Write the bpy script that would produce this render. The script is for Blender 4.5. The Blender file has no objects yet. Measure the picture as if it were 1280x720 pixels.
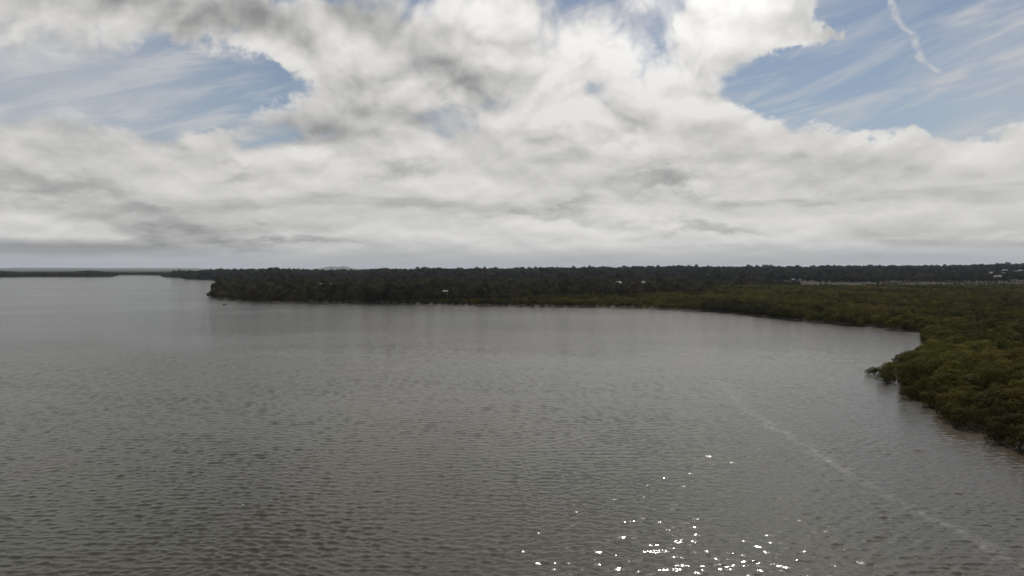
import bpy, math, random
import numpy as np
from mathutils import Vector

random.seed(7); rng = np.random.default_rng(7)
scene = bpy.context.scene
COL = scene.collection
rad = math.radians

# ------------------------------------------------------------------ camera
CAM_H = 30.0                      # drone height above the bay, metres
FPX = 914.0                       # focal length in pixels of the 1280 px wide photograph
HZ = 336.0                        # row of the true horizon
cam = bpy.data.cameras.new('camera'); camo = bpy.data.objects.new('camera', cam)
COL.objects.link(camo); scene.camera = camo
cam.sensor_width = 36.0; cam.lens = 36.0 * FPX / 1280.0
cam.clip_start = 0.5; cam.clip_end = 60000
PITCH = math.atan((360.0 - HZ) / FPX)
camo.location = (0, 0, CAM_H); camo.rotation_euler = (rad(90) - PITCH, 0, 0)

def ray(px, py):
    """world direction of a photograph pixel"""
    u = (px - 640.0) / FPX; v = (360.0 - py) / FPX
    c, s = math.cos(PITCH), math.sin(PITCH)
    return Vector((u, c + v * s, -s + v * c)).normalized()
def ground(px, py, z=0.0):
    d = ray(px, py); t = (z - CAM_H) / d.z
    return (d.x * t, d.y * t)
def azel(px, py):
    d = ray(px, py)
    return math.atan2(d.x, d.y), math.asin(d.z)

# ------------------------------------------------------------------ node helpers
class NT:
    def __init__(s, tree): s.t = tree; s.n = tree.nodes; s.l = tree.links
    def node(s, typ, **kw):
        n = s.n.new(typ)
        for k, v in kw.items(): setattr(n, k, v)
        return n
    def put(s, sock, v):
        if isinstance(v, bpy.types.NodeSocket): s.l.new(v, sock)
        else: sock.default_value = v
    def m(s, op, a, b=0.0, c=0.0, clamp=False):
        n = s.node('ShaderNodeMath', operation=op); n.use_clamp = clamp
        s.put(n.inputs[0], a); s.put(n.inputs[1], b)
        if op in ('MULTIPLY_ADD',): s.put(n.inputs[2], c)
        return n.outputs[0]
    def add(s, a, b): return s.m('ADD', a, b)
    def sub(s, a, b): return s.m('SUBTRACT', a, b)
    def mul(s, a, b): return s.m('MULTIPLY', a, b)
    def xyz(s, x, y, z):
        n = s.node('ShaderNodeCombineXYZ')
        for i, v in enumerate((x, y, z)): s.put(n.inputs[i], v)
        return n.outputs[0]
    def sep(s, v):
        n = s.node('ShaderNodeSeparateXYZ'); s.put(n.inputs[0], v); return n.outputs
    def vm(s, op, a, b=(0, 0, 0)):
        n = s.node('ShaderNodeVectorMath', operation=op); s.put(n.inputs[0], a); s.put(n.inputs[1], b)
        return n.outputs['Value'] if op in ('LENGTH', 'DOT_PRODUCT') else n.outputs[0]
    def maprange(s, v, a, b, c, d, smooth=True):
        n = s.node('ShaderNodeMapRange'); n.interpolation_type = 'SMOOTHSTEP' if smooth else 'LINEAR'
        n.clamp = True
        for i, q in enumerate((v, a, b, c, d)): s.put(n.inputs[i], q)
        return n.outputs[0]
    def noise(s, vec, scale, detail=4, rough=0.55, lac=2.0, dist=0.0, out=0, typ='FBM', dims='3D'):
        n = s.node('ShaderNodeTexNoise'); n.noise_dimensions = dims; n.noise_type = typ; n.normalize = True
        s.put(n.inputs['Vector'], vec); n.inputs['Scale'].default_value = scale
        n.inputs['Detail'].default_value = detail; n.inputs['Roughness'].default_value = rough
        n.inputs['Lacunarity'].default_value = lac; n.inputs['Distortion'].default_value = dist
        return n.outputs[out]
    def mix(s, f, a, b, blend='MIX'):
        n = s.node('ShaderNodeMix', data_type='RGBA', blend_type=blend)
        s.put(n.inputs['Factor'], f)
        for sock, v in ((n.inputs[6], a), (n.inputs[7], b)):
            if isinstance(v, tuple) and len(v) == 3: v = v + (1.0,)
            s.put(sock, v)
        return n.outputs[2]
    def mapping(s, vec, loc, rot, scale, typ='TEXTURE'):
        n = s.node('ShaderNodeMapping', vector_type=typ); s.put(n.inputs[0], vec)
        n.inputs[1].default_value = loc; n.inputs[2].default_value = rot; n.inputs[3].default_value = scale
        return n.outputs[0]

# ------------------------------------------------------------------ sun and sky
SUN_AZ, SUN_EL = rad(17.0), rad(49.0)
sdir = Vector((math.sin(SUN_AZ) * math.cos(SUN_EL), math.cos(SUN_AZ) * math.cos(SUN_EL), math.sin(SUN_EL)))
sun = bpy.data.lights.new('sun', 'SUN'); sun.energy = 3.0; sun.angle = rad(0.55); sun.color = (1.0, 0.95, 0.88)
suno = bpy.data.objects.new('sun', sun); COL.objects.link(suno)
suno.location = sdir * 400; suno.rotation_euler = sdir.to_track_quat('Z', 'Y').to_euler()

world = bpy.data.worlds.new('World'); scene.world = world; world.use_nodes = True
W = NT(world.node_tree); W.n.clear()
sky = W.node('ShaderNodeTexSky', sky_type='NISHITA'); sky.sun_disc = False
sky.sun_elevation = SUN_EL; sky.sun_rotation = SUN_AZ; sky.air_density = 1.0; sky.dust_density = 0.6; sky.ozone_density = 0.7
D = W.node('ShaderNodeTexCoord').outputs['Generated']
x, y, z = W.sep(D)
rr = W.m('SQRT', W.add(W.mul(x, x), W.mul(y, y)))
az = W.m('ARCTAN2', x, y)
el = W.m('ARCSINE', z)
AE = W.xyz(az, el, 0.0)                                  # where a cloud hangs: bearing and elevation
rc = W.m('MAXIMUM', rr, 0.45)
zc = W.m('MAXIMUM', z, 0.0)
lz = W.m('LOGARITHM', W.add(zc, 0.11), math.e)           # cells flatten towards the horizon
P = W.xyz(W.m('DIVIDE', x, rc), W.m('DIVIDE', y, rc), W.mul(lz, 0.46))

def blob(px, py, sx, sy, w, ang=0.0, vec=AE):
    a, e = azel(px, py)
    v = W.mapping(vec, (a, e, 0), (0, 0, rad(ang)), (sx / FPX, sy / FPX, 1))
    return W.maprange(W.vm('LENGTH', v), 0.0, 1.0, w, 0.0)
def total(items):
    t = items[0]
    for i in items[1:]: t = W.add(t, i)
    return t

# wobble the cloud edges so that no outline stays elliptical
wob = W.vm('SUBTRACT', W.noise(P, 9.0, 7, 0.62, out=1), (0.5, 0.5, 0.5))
AEw = W.vm('ADD', AE, W.vm('MULTIPLY', wob, (0.20, 0.13, 0.0)))
# the broken cumulus deck: where it is thick and where the blue shows through
base = W.maprange(el, rad(6.0), rad(12.0), 0.95, 0.42)
lay = total([base,
    blob(275, 115, 150, 80, -0.50, -6, AEw), blob(235, 168, 70, 22, 0.22, 5, AEw), blob(120, 60, 90, 40, 0.15, 20, AEw), blob(175, 105, 120, 70, -0.15, 0, AEw), blob(195, 98, 34, 13, 0.55, -25, AEw), blob(320, 150, 90, 30, 0.25, 0, AEw), blob(330, 95, 80, 34, -0.22, 0, AEw),
    blob(408, 66, 50, 26, -0.42, 20, AEw), blob(535, 118, 95, 46, -0.22, -15, AEw), blob(60, 110, 200, 100, -0.22, 0, AEw),
    blob(1130, 112, 250, 90, -1.15, 0, AEw), blob(1010, 95, 140, 60, -0.50, 8, AEw), blob(1170, 20, 220, 90, -0.85, 0, AEw),
    blob(955, -14, 95, 34, -0.55, 0, AEw), blob(1090, 8, 90, 50, -0.4, 0, AEw), blob(930, 205, 60, 18, -0.12, 0, AEw),
    blob(640, 190, 420, 150, 0.45, 0, AEw), blob(900, 150, 170, 75, 0.55, 0, AEw),
    blob(960, 40, 130, 70, 0.85, 0, AEw), blob(1030, 55, 55, 38, 0.55, 0, AEw), blob(760, 40, 330, 95, 0.45, 0, AEw),
    blob(300, 20, 330, 62, 0.6, -6, AEw), blob(420, 40, 160, 60, 0.3, 0, AEw), blob(470, 130, 150, 60, 0.45, 12, AEw),
    blob(300, 250, 500, 90, 0.35, 0, AEw), blob(1130, 228, 340, 84, 0.55, 0, AEw)])
def billow(vec, scale, octaves):
    """heaped, rounded swellings with sharp creases between them: the cauliflower tops of cumulus"""
    tot = None; w = 1.0
    for k in range(octaves):
        n = W.noise(W.vm('ADD', vec, (1.7 * k, 3.1 * k, 0.9 * k)), scale, 0.0, 0.5)
        h = W.mul(W.m('ABSOLUTE', W.sub(n, 0.5)), 2.0 * w)
        tot = h if tot is None else W.add(tot, h)
        scale *= 2.1; w *= 0.47
    return tot
def cloud_field(vec):
    warp = W.vm('MULTIPLY', W.vm('SUBTRACT', W.noise(vec, 7.0, 2, 0.5, out=1), (0.5, 0.5, 0.5)), (0.10, 0.10, 0.07))
    q = W.vm('ADD', vec, warp)
    return W.noise(vec, 3.2, 5, 0.5, 2.1, 0.1), billow(q, 4.4, 5)
nA, nB = cloud_field(P)
puff = W.add(W.mul(W.sub(nA, 0.5), 1.3), W.mul(W.sub(nB, 0.55), 0.9))
dens = W.add(lay, puff)
alpha = W.maprange(dens, 0.19, 0.52, 0.0, 1.0)
# light comes from above and behind: compare with the cloud a little nearer to the sun
nAu, nBu = cloud_field(W.vm('ADD', P, (0.005, 0.0, 0.028)))
soft = W.maprange(el, rad(3.0), rad(15.0), 0.30, 0.95)                   # lower clouds lie farther off, in softer light
rel = W.add(W.mul(W.sub(nA, nAu), 3.2), W.mul(W.mul(W.sub(nB, nBu), soft), 1.6))
shade = W.m('ADD', rel, W.add(W.mul(W.mul(W.sub(nB, 0.55), soft), 0.5), 0.76))
thick = W.maprange(dens, 0.8, 1.9, 0.0, 0.16)
# flat grey bases
basen = W.noise(W.xyz(W.m('DIVIDE', x, rc), W.m('DIVIDE', y, rc), W.mul(lz, 1.25)), 4.2, 6, 0.52, 2.0, 0.2)
bases = W.mul(W.maprange(basen, 0.48, 0.74, 0.0, 0.34), W.maprange(el, rad(4), rad(13), 1.35, 0.7))
grey = total([blob(310, 8, 260, 50, 0.26, -4, AEw), blob(690, -2, 170, 34, 0.26, 0, AEw), blob(520, 30, 120, 40, 0.10, 0, AEw),
    blob(760, 178, 95, 20, 0.26, 0, AEw), blob(840, 226, 110, 18, 0.34, 0, AEw), blob(505, 205, 75, 20, 0.32, 10, AEw),
    blob(870, 280, 120, 16, 0.36, 0, AEw), blob(680, 268, 110, 16, 0.28, 5, AEw), blob(190, 278, 130, 22, 0.28, 0, AEw),
    blob(300, 222, 55, 16, 0.25, 0, AEw), blob(40, 311, 330, 15, 0.62, 0, AE), blob(330, 300, 220, 14, 0.30, 0, AEw),
    blob(590, 90, 90, 40, 0.18, -50, AEw), blob(1080, 240, 120, 26, 0.18, 0, AEw), blob(80, 250, 150, 22, 0.25, -6, AEw),
    blob(420, 170, 110, 26, 0.16, -10, AEw), blob(980, 205, 110, 20, 0.12, 0, AEw)])
glow = total([blob(760, 120, 620, 330, 0.22), blob(950, 45, 220, 110, 0.12)])
lum = W.sub(W.sub(W.add(shade, glow), thick), W.add(bases, W.mul(grey, 1.55)))
lum = W.maprange(lum, -0.15, 1.15, 0.0, 1.0, False)
K = 1 / 0.058                                                   # undo the 0.05 Background strength for cloud radiance
cloud = W.mix(lum, tuple(K * c for c in (0.27, 0.27, 0.275)), tuple(K * c for c in (0.765, 0.752, 0.742)))
sang = W.m('ARCCOSINE', W.m('MINIMUM', W.vm('DOT_PRODUCT', D, tuple(sdir)), 0.99999))
aur = W.maprange(sang, rad(40), rad(2), 1.0, 3.4)
cloud = W.mix(1.0, cloud, W.xyz(aur, aur, W.mul(aur, 0.985)), 'MULTIPLY')
# thin high veil, drawn out in streaks
cs = W.mapping(AE, (0, 0, 0), (0, 0, rad(16)), (1.0, 0.16, 1), 'TEXTURE')
ci = W.noise(W.vm('ADD', cs, (2.0, 5.0, 0.0)), 6.0, 8, 0.62, 2.0, 0.5)
ci2 = W.noise(W.vm('ADD', P, (9.0, 2.0, 0.0)), 3.0, 6, 0.6)
veil = W.mul(W.maprange(ci, 0.40, 0.72, 0.0, 0.80), W.maprange(ci2, 0.34, 0.60, 0.3, 1.0))
veil = W.add(veil, total([blob(240, 100, 190, 95, 0.16, 0, AEw), blob(1330, 70, 230, 110, 0.50, 20), blob(20, 90, 290, 170, 0.60, 0, AEw), blob(1150, 205, 200, 40, 0.15)]))
# the crooked vapour trail
ca = W.node('ShaderNodeFloatCurve'); cv = ca.mapping.curves[0]
pts = sorted([(e, a) for a, e in [azel(*p) for p in ((1112, -30), (1117, 8), (1127, 32), (1143, 45), (1147, 62), (1157, 78), (1172, 88), (1184, 97))]])
e0, e1 = pts[0][0], pts[-1][0]; a0 = min(p[1] for p in pts); a1 = max(p[1] for p in pts)
xs = [((e - e0) / (e1 - e0), (a - a0) / (a1 - a0)) for e, a in pts]
cv.points[0].location = xs[0]; cv.points[-1].location = xs[-1]
for q in xs[1:-1]: cv.points.new(*q)
ca.mapping.update()
W.put(ca.inputs['Value'], W.maprange(el, e0, e1, 0.0, 1.0, False))
caz = W.add(W.mul(ca.outputs[0], a1 - a0), a0)
tw = W.noise(AE, 60.0, 5, 0.65)
off = W.m('ABSOLUTE', W.add(W.sub(az, caz), W.mul(W.sub(tw, 0.5), 0.016)))
trail = W.mul(W.maprange(off, 0.0, 0.0075, 0.95, 0.0), W.mul(W.maprange(el, e0, e0 + 0.012, 0.0, 1.0), W.maprange(el, e1 - 0.004, e1 + 0.012, 1.0, 0.0)))
trail = W.mul(trail, W.maprange(tw, 0.34, 0.64, 0.15, 1.0))
veil = W.m('MINIMUM', W.m('MAXIMUM', veil, W.add(W.mul(veil, 0.6), trail)), 0.85)
skyc = W.mix(veil, sky.outputs[0], tuple(K * c for c in (0.53, 0.54, 0.565)))
col = W.mix(alpha, skyc, cloud)
# murk low over the horizon
low = W.maprange(el, rad(0.1), rad(2.3), 0.9, 0.0)
col = W.mix(low, col, tuple(K * c for c in (0.355, 0.370, 0.392)))
bg = W.node('ShaderNodeBackground'); bg.inputs['Strength'].default_value = 0.058
W.put(bg.inputs['Color'], col)
W.put(W.node('ShaderNodeOutputWorld').inputs[0], bg.outputs[0])
world.cycles.sampling_method = 'MANUAL'; world.cycles.sample_map_resolution = 512

vs = scene.view_settings; vs.view_transform = 'Standard'; vs.look = 'None'; vs.exposure = 0.0; vs.gamma = 1.0
vs.use_curve_mapping = False
cy = scene.cycles
cy.max_bounces = 6; cy.diffuse_bounces = 3; cy.glossy_bounces = 3; cy.transmission_bounces = 3; cy.volume_bounces = 0
cy.sample_clamp_indirect = 4.0; cy.caustics_reflective = False; cy.caustics_refractive = False
cy.use_denoising = True

# ------------------------------------------------------------------ object helpers
def tag(o, label=None, cat=None, group=None, kind=None):
    if label: o['label'] = label
    if cat: o['category'] = cat
    if group: o['group'] = group
    if kind: o['kind'] = kind
    return o
def mesh(name, verts, faces, mat=None, smooth=False):
    me = bpy.data.meshes.new(name); me.from_pydata(verts, [], faces)
    if smooth: me.polygons.foreach_set('use_smooth', [True] * len(me.polygons))
    if mat: me.materials.append(mat)
    me.update(); return me
def obj(name, me, parent=None, col=COL):
    o = bpy.data.objects.new(name, me)
    if col: col.objects.link(o)
    if parent: o.parent = parent
    return o
def empty(name, loc, rz=0.0, sc=1.0):
    o = bpy.data.objects.new(name, None); COL.objects.link(o)
    o.location = loc; o.rotation_euler = (0, 0, rz); o.scale = (sc, sc, sc) if not isinstance(sc, tuple) else sc
    o.empty_display_size = 0.3
    return o
def material(name):
    m = bpy.data.materials.new(name); m.use_nodes = True
    t = NT(m.node_tree); t.n.clear()
    out = t.node('ShaderNodeOutputMaterial'); b = t.node('ShaderNodeBsdfPrincipled')
    t.l.new(b.outputs[0], out.inputs[0])
    return m, t, b, out

# ------------------------------------------------------------------ materials
def foliage(name, dark, light, patch=None, rough=0.6, trans=0.25):
    m, t, b, out = material(name)
    info = t.node('ShaderNodeObjectInfo')
    at = t.node('ShaderNodeAttribute', attribute_name='tint')
    c = t.mix(at.outputs['Fac'], dark, light)
    v = t.maprange(info.outputs['Random'], 0, 1, 0.58, 1.18, False)
    big = t.noise(t.vm('MULTIPLY', info.outputs['Location'], (1.0, 0.45, 0.0)), 0.016, 4, 0.7)
    v = t.mul(v, t.maprange(big, 0.34, 0.66, 0.5, 1.45))
    if patch:
        c = t.mix(t.maprange(t.noise(t.vm('ADD', info.outputs['Location'], (310, 40, 0)), 0.013, 4, 0.65), 0.46, 0.62, 0, 0.85), c, patch)
    c = t.mix(1.0, c, t.xyz(v, v, v), 'MULTIPLY')
    t.put(b.inputs['Base Color'], c); b.inputs['Roughness'].default_value = rough
    b.inputs['Specular IOR Level'].default_value = 0.02
    tr = t.node('ShaderNodeBsdfTranslucent'); t.put(tr.inputs[0], t.mix(1.0, c, (1.0, 0.95, 0.5), 'MULTIPLY'))
    ms = t.node('ShaderNodeMixShader'); ms.inputs[0].default_value = trans
    t.l.new(b.outputs[0], ms.inputs[1]); t.l.new(tr.outputs[0], ms.inputs[2]); t.l.new(ms.outputs[0], out.inputs[0])
    return m
M = {}
M['mangrove'] = foliage('mangrove_leaves', (0.052, 0.051, 0.010), (0.118, 0.110, 0.019), (0.092, 0.070, 0.018))
M['scrub'] = foliage('scrub_leaves', (0.022, 0.018, 0.011), (0.080, 0.064, 0.038), (0.064, 0.062, 0.020), trans=0.15)
M['wood'] = foliage('woodland_leaves', (0.016, 0.019, 0.017), (0.036, 0.039, 0.032), (0.054, 0.040, 0.032), trans=0.12)
m, t, b, out = material('bark'); b.inputs['Roughness'].default_value = 0.9
tc = t.node('ShaderNodeTexCoord').outputs['Object']
t.put(b.inputs['Base Color'], t.mix(t.noise(tc, 6, 5, 0.6), (0.045, 0.036, 0.028), (0.13, 0.115, 0.10))); M['bark'] = m

def plain(name, c, rough=0.7, var=0.25, scale=1.5):
    m, t, b, out = material(name); tc = t.node('ShaderNodeTexCoord').outputs['Object']
    n = t.maprange(t.noise(tc, scale, 6, 0.65), 0.3, 0.7, 1 - var, 1 + var * 0.4)
    t.put(b.inputs['Base Color'], t.mix(1.0, c, t.xyz(n, n, n), 'MULTIPLY')); b.inputs['Roughness'].default_value = max(rough, 0.75); b.inputs['Specular IOR Level'].default_value = 0.12
    return m
M['white_wall'] = plain('white_weatherboard', (0.50, 0.49, 0.47))
M['cream_wall'] = plain('cream_render', (0.24, 0.225, 0.17))
M['grey_wall'] = plain('grey_weatherboard', (0.30, 0.29, 0.29))
M['pale_roof'] = plain('pale_iron_roof', (0.30, 0.30, 0.27), 0.5)
M['dark_roof'] = plain('dark_tile_roof', (0.10, 0.095, 0.09))
M['grey_roof'] = plain('grey_iron_roof', (0.24, 0.24, 0.25), 0.5)
M['door'] = plain('painted_door', (0.10, 0.09, 0.08))
M['dark_hull'] = plain('dark_painted_hull', (0.030, 0.032, 0.038), 0.4, scale=4)
M['steel'] = plain('galvanised_steel', (0.32, 0.33, 0.34), 0.5)
M['timber'] = plain('weathered_timber', (0.20, 0.19, 0.175), 0.9)
M['sand'] = plain('pale_sand', (0.42, 0.36, 0.27), 0.9)
m, t, b, out = material('window_glass'); b.inputs['Base Color'].default_value = (0.03, 0.035, 0.04, 1); b.inputs['Roughness'].default_value = 0.08
t.put(b.inputs['Roughness'], t.maprange(t.noise(t.node('ShaderNodeTexCoord').outputs['Object'], 2, 3), 0.3, 0.7, 0.05, 0.14)); M['glass'] = m

# ground: wet mud by the water, rushes and grass further in
m, t, b, out = material('ground'); tc = t.node('ShaderNodeTexCoord').outputs['Object']
gx, gy, gz = t.sep(tc)
n1 = t.noise(tc, 0.02, 8, 0.65); n2 = t.noise(tc, 0.3, 6, 0.6)
grass = t.mix(t.maprange(n1, 0.4, 0.6, 0, 1), (0.030, 0.026, 0.018), (0.046, 0.040, 0.030))
grass = t.mix(t.maprange(n2, 0.4, 0.65, 0, 0.6), grass, (0.030, 0.029, 0.017))
c = t.mix(t.maprange(t.add(gz, t.mul(t.sub(n2, 0.5), 0.5)), 0.15, 0.75, 0, 1), (0.09, 0.076, 0.064), grass)
t.put(b.inputs['Base Color'], c); b.inputs['Roughness'].default_value = 0.9; b.inputs['Specular IOR Level'].default_value = 0.06
bp = t.node('ShaderNodeBump'); bp.inputs['Distance'].default_value = 0.6; t.put(bp.inputs['Height'], n2); t.l.new(bp.outputs[0], b.inputs['Normal'])
M['ground'] = m
m, t, b, out = material('hill_cover'); tc = t.node('ShaderNodeTexCoord').outputs['Object']
t.put(b.inputs['Base Color'], t.mix(t.maprange(t.noise(tc, 0.01, 6, 0.6), 0.4, 0.6, 0, 1), (0.035, 0.045, 0.030), (0.075, 0.075, 0.045))); b.inputs['Roughness'].default_value = 0.9; b.inputs['Specular IOR Level'].default_value = 0.06
M['hill'] = m

WAVE_SLOPE = 0.255                                           # steepness of the built wind waves
# water: murky estuary, wind ripples as true slopes of a wave height (not filtered away with distance)
def wave_height(t, vec):
    """sum of wind-wave layers, metres"""
    v1 = t.mapping(vec, (0, 0, 0), (0, 0, rad(9)), (1.9, 1.0, 1.0))
    v2 = t.mapping(vec, (31, 7, 0), (0, 0, rad(-16)), (1.6, 1.0, 1.0))
    v3 = t.mapping(vec, (5, 90, 0), (0, 0, rad(24)), (1.3, 1.0, 1.0))
    h1 = t.noise(v1, 0.68, 1.0, 0.4, dims='2D')
    h2 = t.noise(v2, 1.6, 1.0, 0.5, dims='2D')
    h3 = t.noise(v3, 3.0, 1.5, 0.6, dims='2D')
    h4 = t.noise(vec, 9.0, 0.5, 0.5, dims='2D')
    ridge = lambda h: t.m('SUBTRACT', 1.0, t.m('ABSOLUTE', t.m('MULTIPLY_ADD', h, 2.0, -1.0)))   # peaked crests
    h1 = t.add(t.mul(h1, 0.5), t.mul(ridge(h1), 0.35)); h2 = t.add(t.mul(h2, 0.4), t.mul(ridge(h2), 0.45))
    h0 = t.noise(t.mapping(vec, (11, 3, 0), (0, 0, rad(4)), (2.2, 1.0, 1.0)), 0.21, 1.0, 0.4, dims='2D')
    return h1, h2, h3, h4, h0
m, t, b, out = material('estuary_water'); tc = t.node('ShaderNodeTexCoord').outputs['Object']
EPS = 0.03
H0 = wave_height(t, tc); HX = wave_height(t, t.vm('ADD', tc, (EPS, 0, 0))); HY = wave_height(t, t.vm('ADD', tc, (0, EPS, 0)))
gust = t.noise(t.mapping(tc, (0, 0, 0), (0, 0, rad(12)), (2.2, 1, 1)), 0.011, 6, 0.62, dims='2D')
gust = t.maprange(gust, 0.34, 0.66, 0.7, 1.25)
def slope(HA, amp):
    tot = None
    for k in range(5):
        d = t.mul(t.sub(H0[k], HA[k]), amp[k] / EPS)
        tot = d if tot is None else t.add(tot, d)
    return t.mul(tot, gust)
# foam line drifting off the mangroves
def foam_line(pts, width):
    best = None
    for (ax, ay), (bx, by) in zip(pts[:-1], pts[1:]):
        L = math.hypot(bx - ax, by - ay); ang = math.atan2(by - ay, bx - ax)
        v = t.mapping(wv, (ax, ay, 0), (0, 0, ang), (1, 1, 1))
        px_, py_, _ = t.sep(v)
        dx = t.sub(px_, t.m('MINIMUM', t.m('MAXIMUM', px_, 0.0), L))
        dd = t.m('SQRT', t.add(t.mul(dx, dx), t.mul(py_, py_)))
        best = dd if best is None else t.m('MINIMUM', best, dd)
    return best
wn = t.noise(tc, 0.10, 5, 0.6, out=1, dims='2D')
wv = t.vm('ADD', tc, t.vm('MULTIPLY', t.vm('SUBTRACT', wn, (0.5, 0.5, 0.5)), (6, 6, 0)))
fp = [ground(*q) for q in ((902, 478), (922, 504), (955, 527), (1005, 556), (1060, 590), (1115, 622), (1170, 650), (1240, 684), (1330, 726))]
dist = foam_line(fp, 1.0)
fine = t.noise(tc, 0.9, 5, 0.6, dims='2D'); med = t.noise(tc, 0.09, 4, 0.6, dims='2D')
foam = t.mul(t.maprange(dist, 0.05, 1.8, 1.0, 0.0), t.maprange(med, 0.38, 0.62, 0.35, 1.0))
foam = t.mul(foam, t.maprange(fine, 0.36, 0.62, 0.25, 1.0))
slick = t.maprange(dist, 0.0, 5.0, 0.55, 1.0)
built = t.node('ShaderNodeAttribute', attribute_name='built').outputs['Fac']
rest_ = t.m('SUBTRACT', 1.0, built); geon = t.node('ShaderNodeNewGeometry').outputs['Normal']
def wave_normal(amp, near):
    """ripples on top of the built waves, which take the place of the larger layers where they exist"""
    fx, nx = slope(HX, amp), slope(HX, near); fy, ny = slope(HY, amp), slope(HY, near)
    mx = t.add(t.mul(fx, rest_), t.mul(nx, built)); my = t.add(t.mul(fy, rest_), t.mul(ny, built))
    return t.vm('NORMALIZE', t.vm('ADD', geon, t.xyz(t.mul(mx, slick), t.mul(my, slick), 0.0)))
silt = t.maprange(t.add(t.noise(tc, 0.008, 5, 0.6, dims='2D'), t.m('MULTIPLY_ADD', t.sep(tc)[0], 0.0016, -0.02)), 0.35, 0.65, 0, 1)
c = t.mix(silt, (0.032, 0.031, 0.013), (0.044, 0.034, 0.018))
c = t.mix(t.mul(foam, 0.15), c, (0.46, 0.44, 0.42))
t.put(b.inputs['Base Color'], c); t.put(b.inputs['Normal'], wave_normal((0.19, 0.15, 0.048, 0.0, 0.07), (0.0, 0.03, 0.03, 0.0, 0.0)))
t.put(b.inputs['Roughness'], t.add(t.mul(foam, 0.2), 0.09)); b.inputs['IOR'].default_value = 1.333
# the smoothest facets between the capillary ripples
b2 = t.node('ShaderNodeBsdfPrincipled'); t.put(b2.inputs['Base Color'], c); b2.inputs['Roughness'].default_value = 0.05; b2.inputs['IOR'].default_value = 1.333
t.put(b2.inputs['Normal'], wave_normal((0.13, 0.13, 0.125, 0.13, 0.1), (0.0, 0.05, 0.13, 0.19, 0.0)))
ms = t.node('ShaderNodeMixShader'); ms.inputs[0].default_value = 0.09
# ripples far smaller than a hand, seen only as a soft sheen
b3 = t.node('ShaderNodeBsdfPrincipled'); t.put(b3.inputs['Base Color'], c); b3.inputs['Roughness'].default_value = 0.44; b3.inputs['IOR'].default_value = 1.333
t.put(b3.inputs['Normal'], wave_normal((0.17, 0.125, 0.05, 0.0, 0.10), (0.0, 0.03, 0.03, 0.0, 0.0)))
ms3 = t.node('ShaderNodeMixShader'); ms3.inputs[0].default_value = 0.20
t.l.new(b.outputs[0], ms3.inputs[1]); t.l.new(b3.outputs[0], ms3.inputs[2])
t.l.new(ms3.outputs[0], ms.inputs[1]); t.l.new(b2.outputs[0], ms.inputs[2]); t.l.new(ms.outputs[0], out.inputs[0])
M['water'] = m

# ------------------------------------------------------------------ shoreline and terrain
far_shore = [(262, 372), (270, 373.2), (285, 374.5), (300, 376), (320, 378), (345, 378.6), (400, 379), (480, 380), (560, 381.8), (640, 383),
             (700, 384), (760, 384.3), (800, 386), (830, 387), (860, 389), (900, 391), (930, 394), (960, 397.5), (1000, 402), (1040, 405.5),
             (1080, 409.5), (1115, 413.5), (1142, 417)]
near_shore = [(1150, 427), (1158, 440), (1140, 452), (1108, 462), (1084, 469), (1094, 476), (1112, 487), (1138, 500), (1152, 512), (1178, 522),
              (1190, 534), (1204, 549), (1232, 562), (1280, 573), (1345, 600), (1500, 640)]
left_back = [(262, 372), (257, 369), (264, 362), (271, 356), (270, 352.5), (262, 350.6), (248, 350.2), (233, 349.7), (226, 348), (205, 346.8), (199, 344.6),
             (176, 344.0), (150, 344.2), (140, 346.4), (100, 346.6), (50, 346.4), (0, 346.8), (-60, 347.0), (-200, 348)]
poly = [ground(*p) for p in reversed(left_back)][:-1] + [ground(*p) for p in far_shore + near_shore]
poly = [(-23000, poly[0][1])] + poly + [(poly[-1][0] + 500, poly[-1][1] - 60), (23000, 40), (23000, 23000), (-23000, 23000)]
PA = np.array(poly); PB = np.roll(PA, -1, axis=0)

def inside(X, Y):
    r = np.zeros(X.shape, bool)
    for (ax, ay), (bx, by) in zip(PA, PB):
        cond = (ay > Y) != (by > Y)
        with np.errstate(divide='ignore', invalid='ignore'):
            xi = (bx - ax) * (Y - ay) / (by - ay if by != ay else 1e-9) + ax
        r ^= cond & (X < xi)
    return r
def sdist(X, Y):
    best = np.full(X.shape, 1e9)
    for k, ((ax, ay), (bx, by)) in enumerate(zip(PA, PB)):
        if abs(ax) > 10900 and abs(bx) > 10900: continue
        dx, dy = bx - ax, by - ay
        tt = np.clip(((X - ax) * dx + (Y - ay) * dy) / (dx * dx + dy * dy + 1e-9), 0, 1)
        best = np.minimum(best, np.hypot(X - ax - tt * dx, Y - ay - tt * dy))
    return np.where(inside(X, Y), best, -best)
def vnoise(X, Y, s, seed):
    """smooth value noise"""
    g = np.random.default_rng(seed).random((256, 256)); gx = X / s; gy = Y / s
    ix = np.floor(gx).astype(int); iy = np.floor(gy).astype(int); fx = gx - ix; fy = gy - iy
    fx = fx * fx * (3 - 2 * fx); fy = fy * fy * (3 - 2 * fy)
    a = g[ix % 256, iy % 256]; b_ = g[(ix + 1) % 256, iy % 256]; c_ = g[ix % 256, (iy + 1) % 256]; d_ = g[(ix + 1) % 256, (iy + 1) % 256]
    return (a * (1 - fx) + b_ * fx) * (1 - fy) + (c_ * (1 - fx) + d_ * fx) * fy
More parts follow.
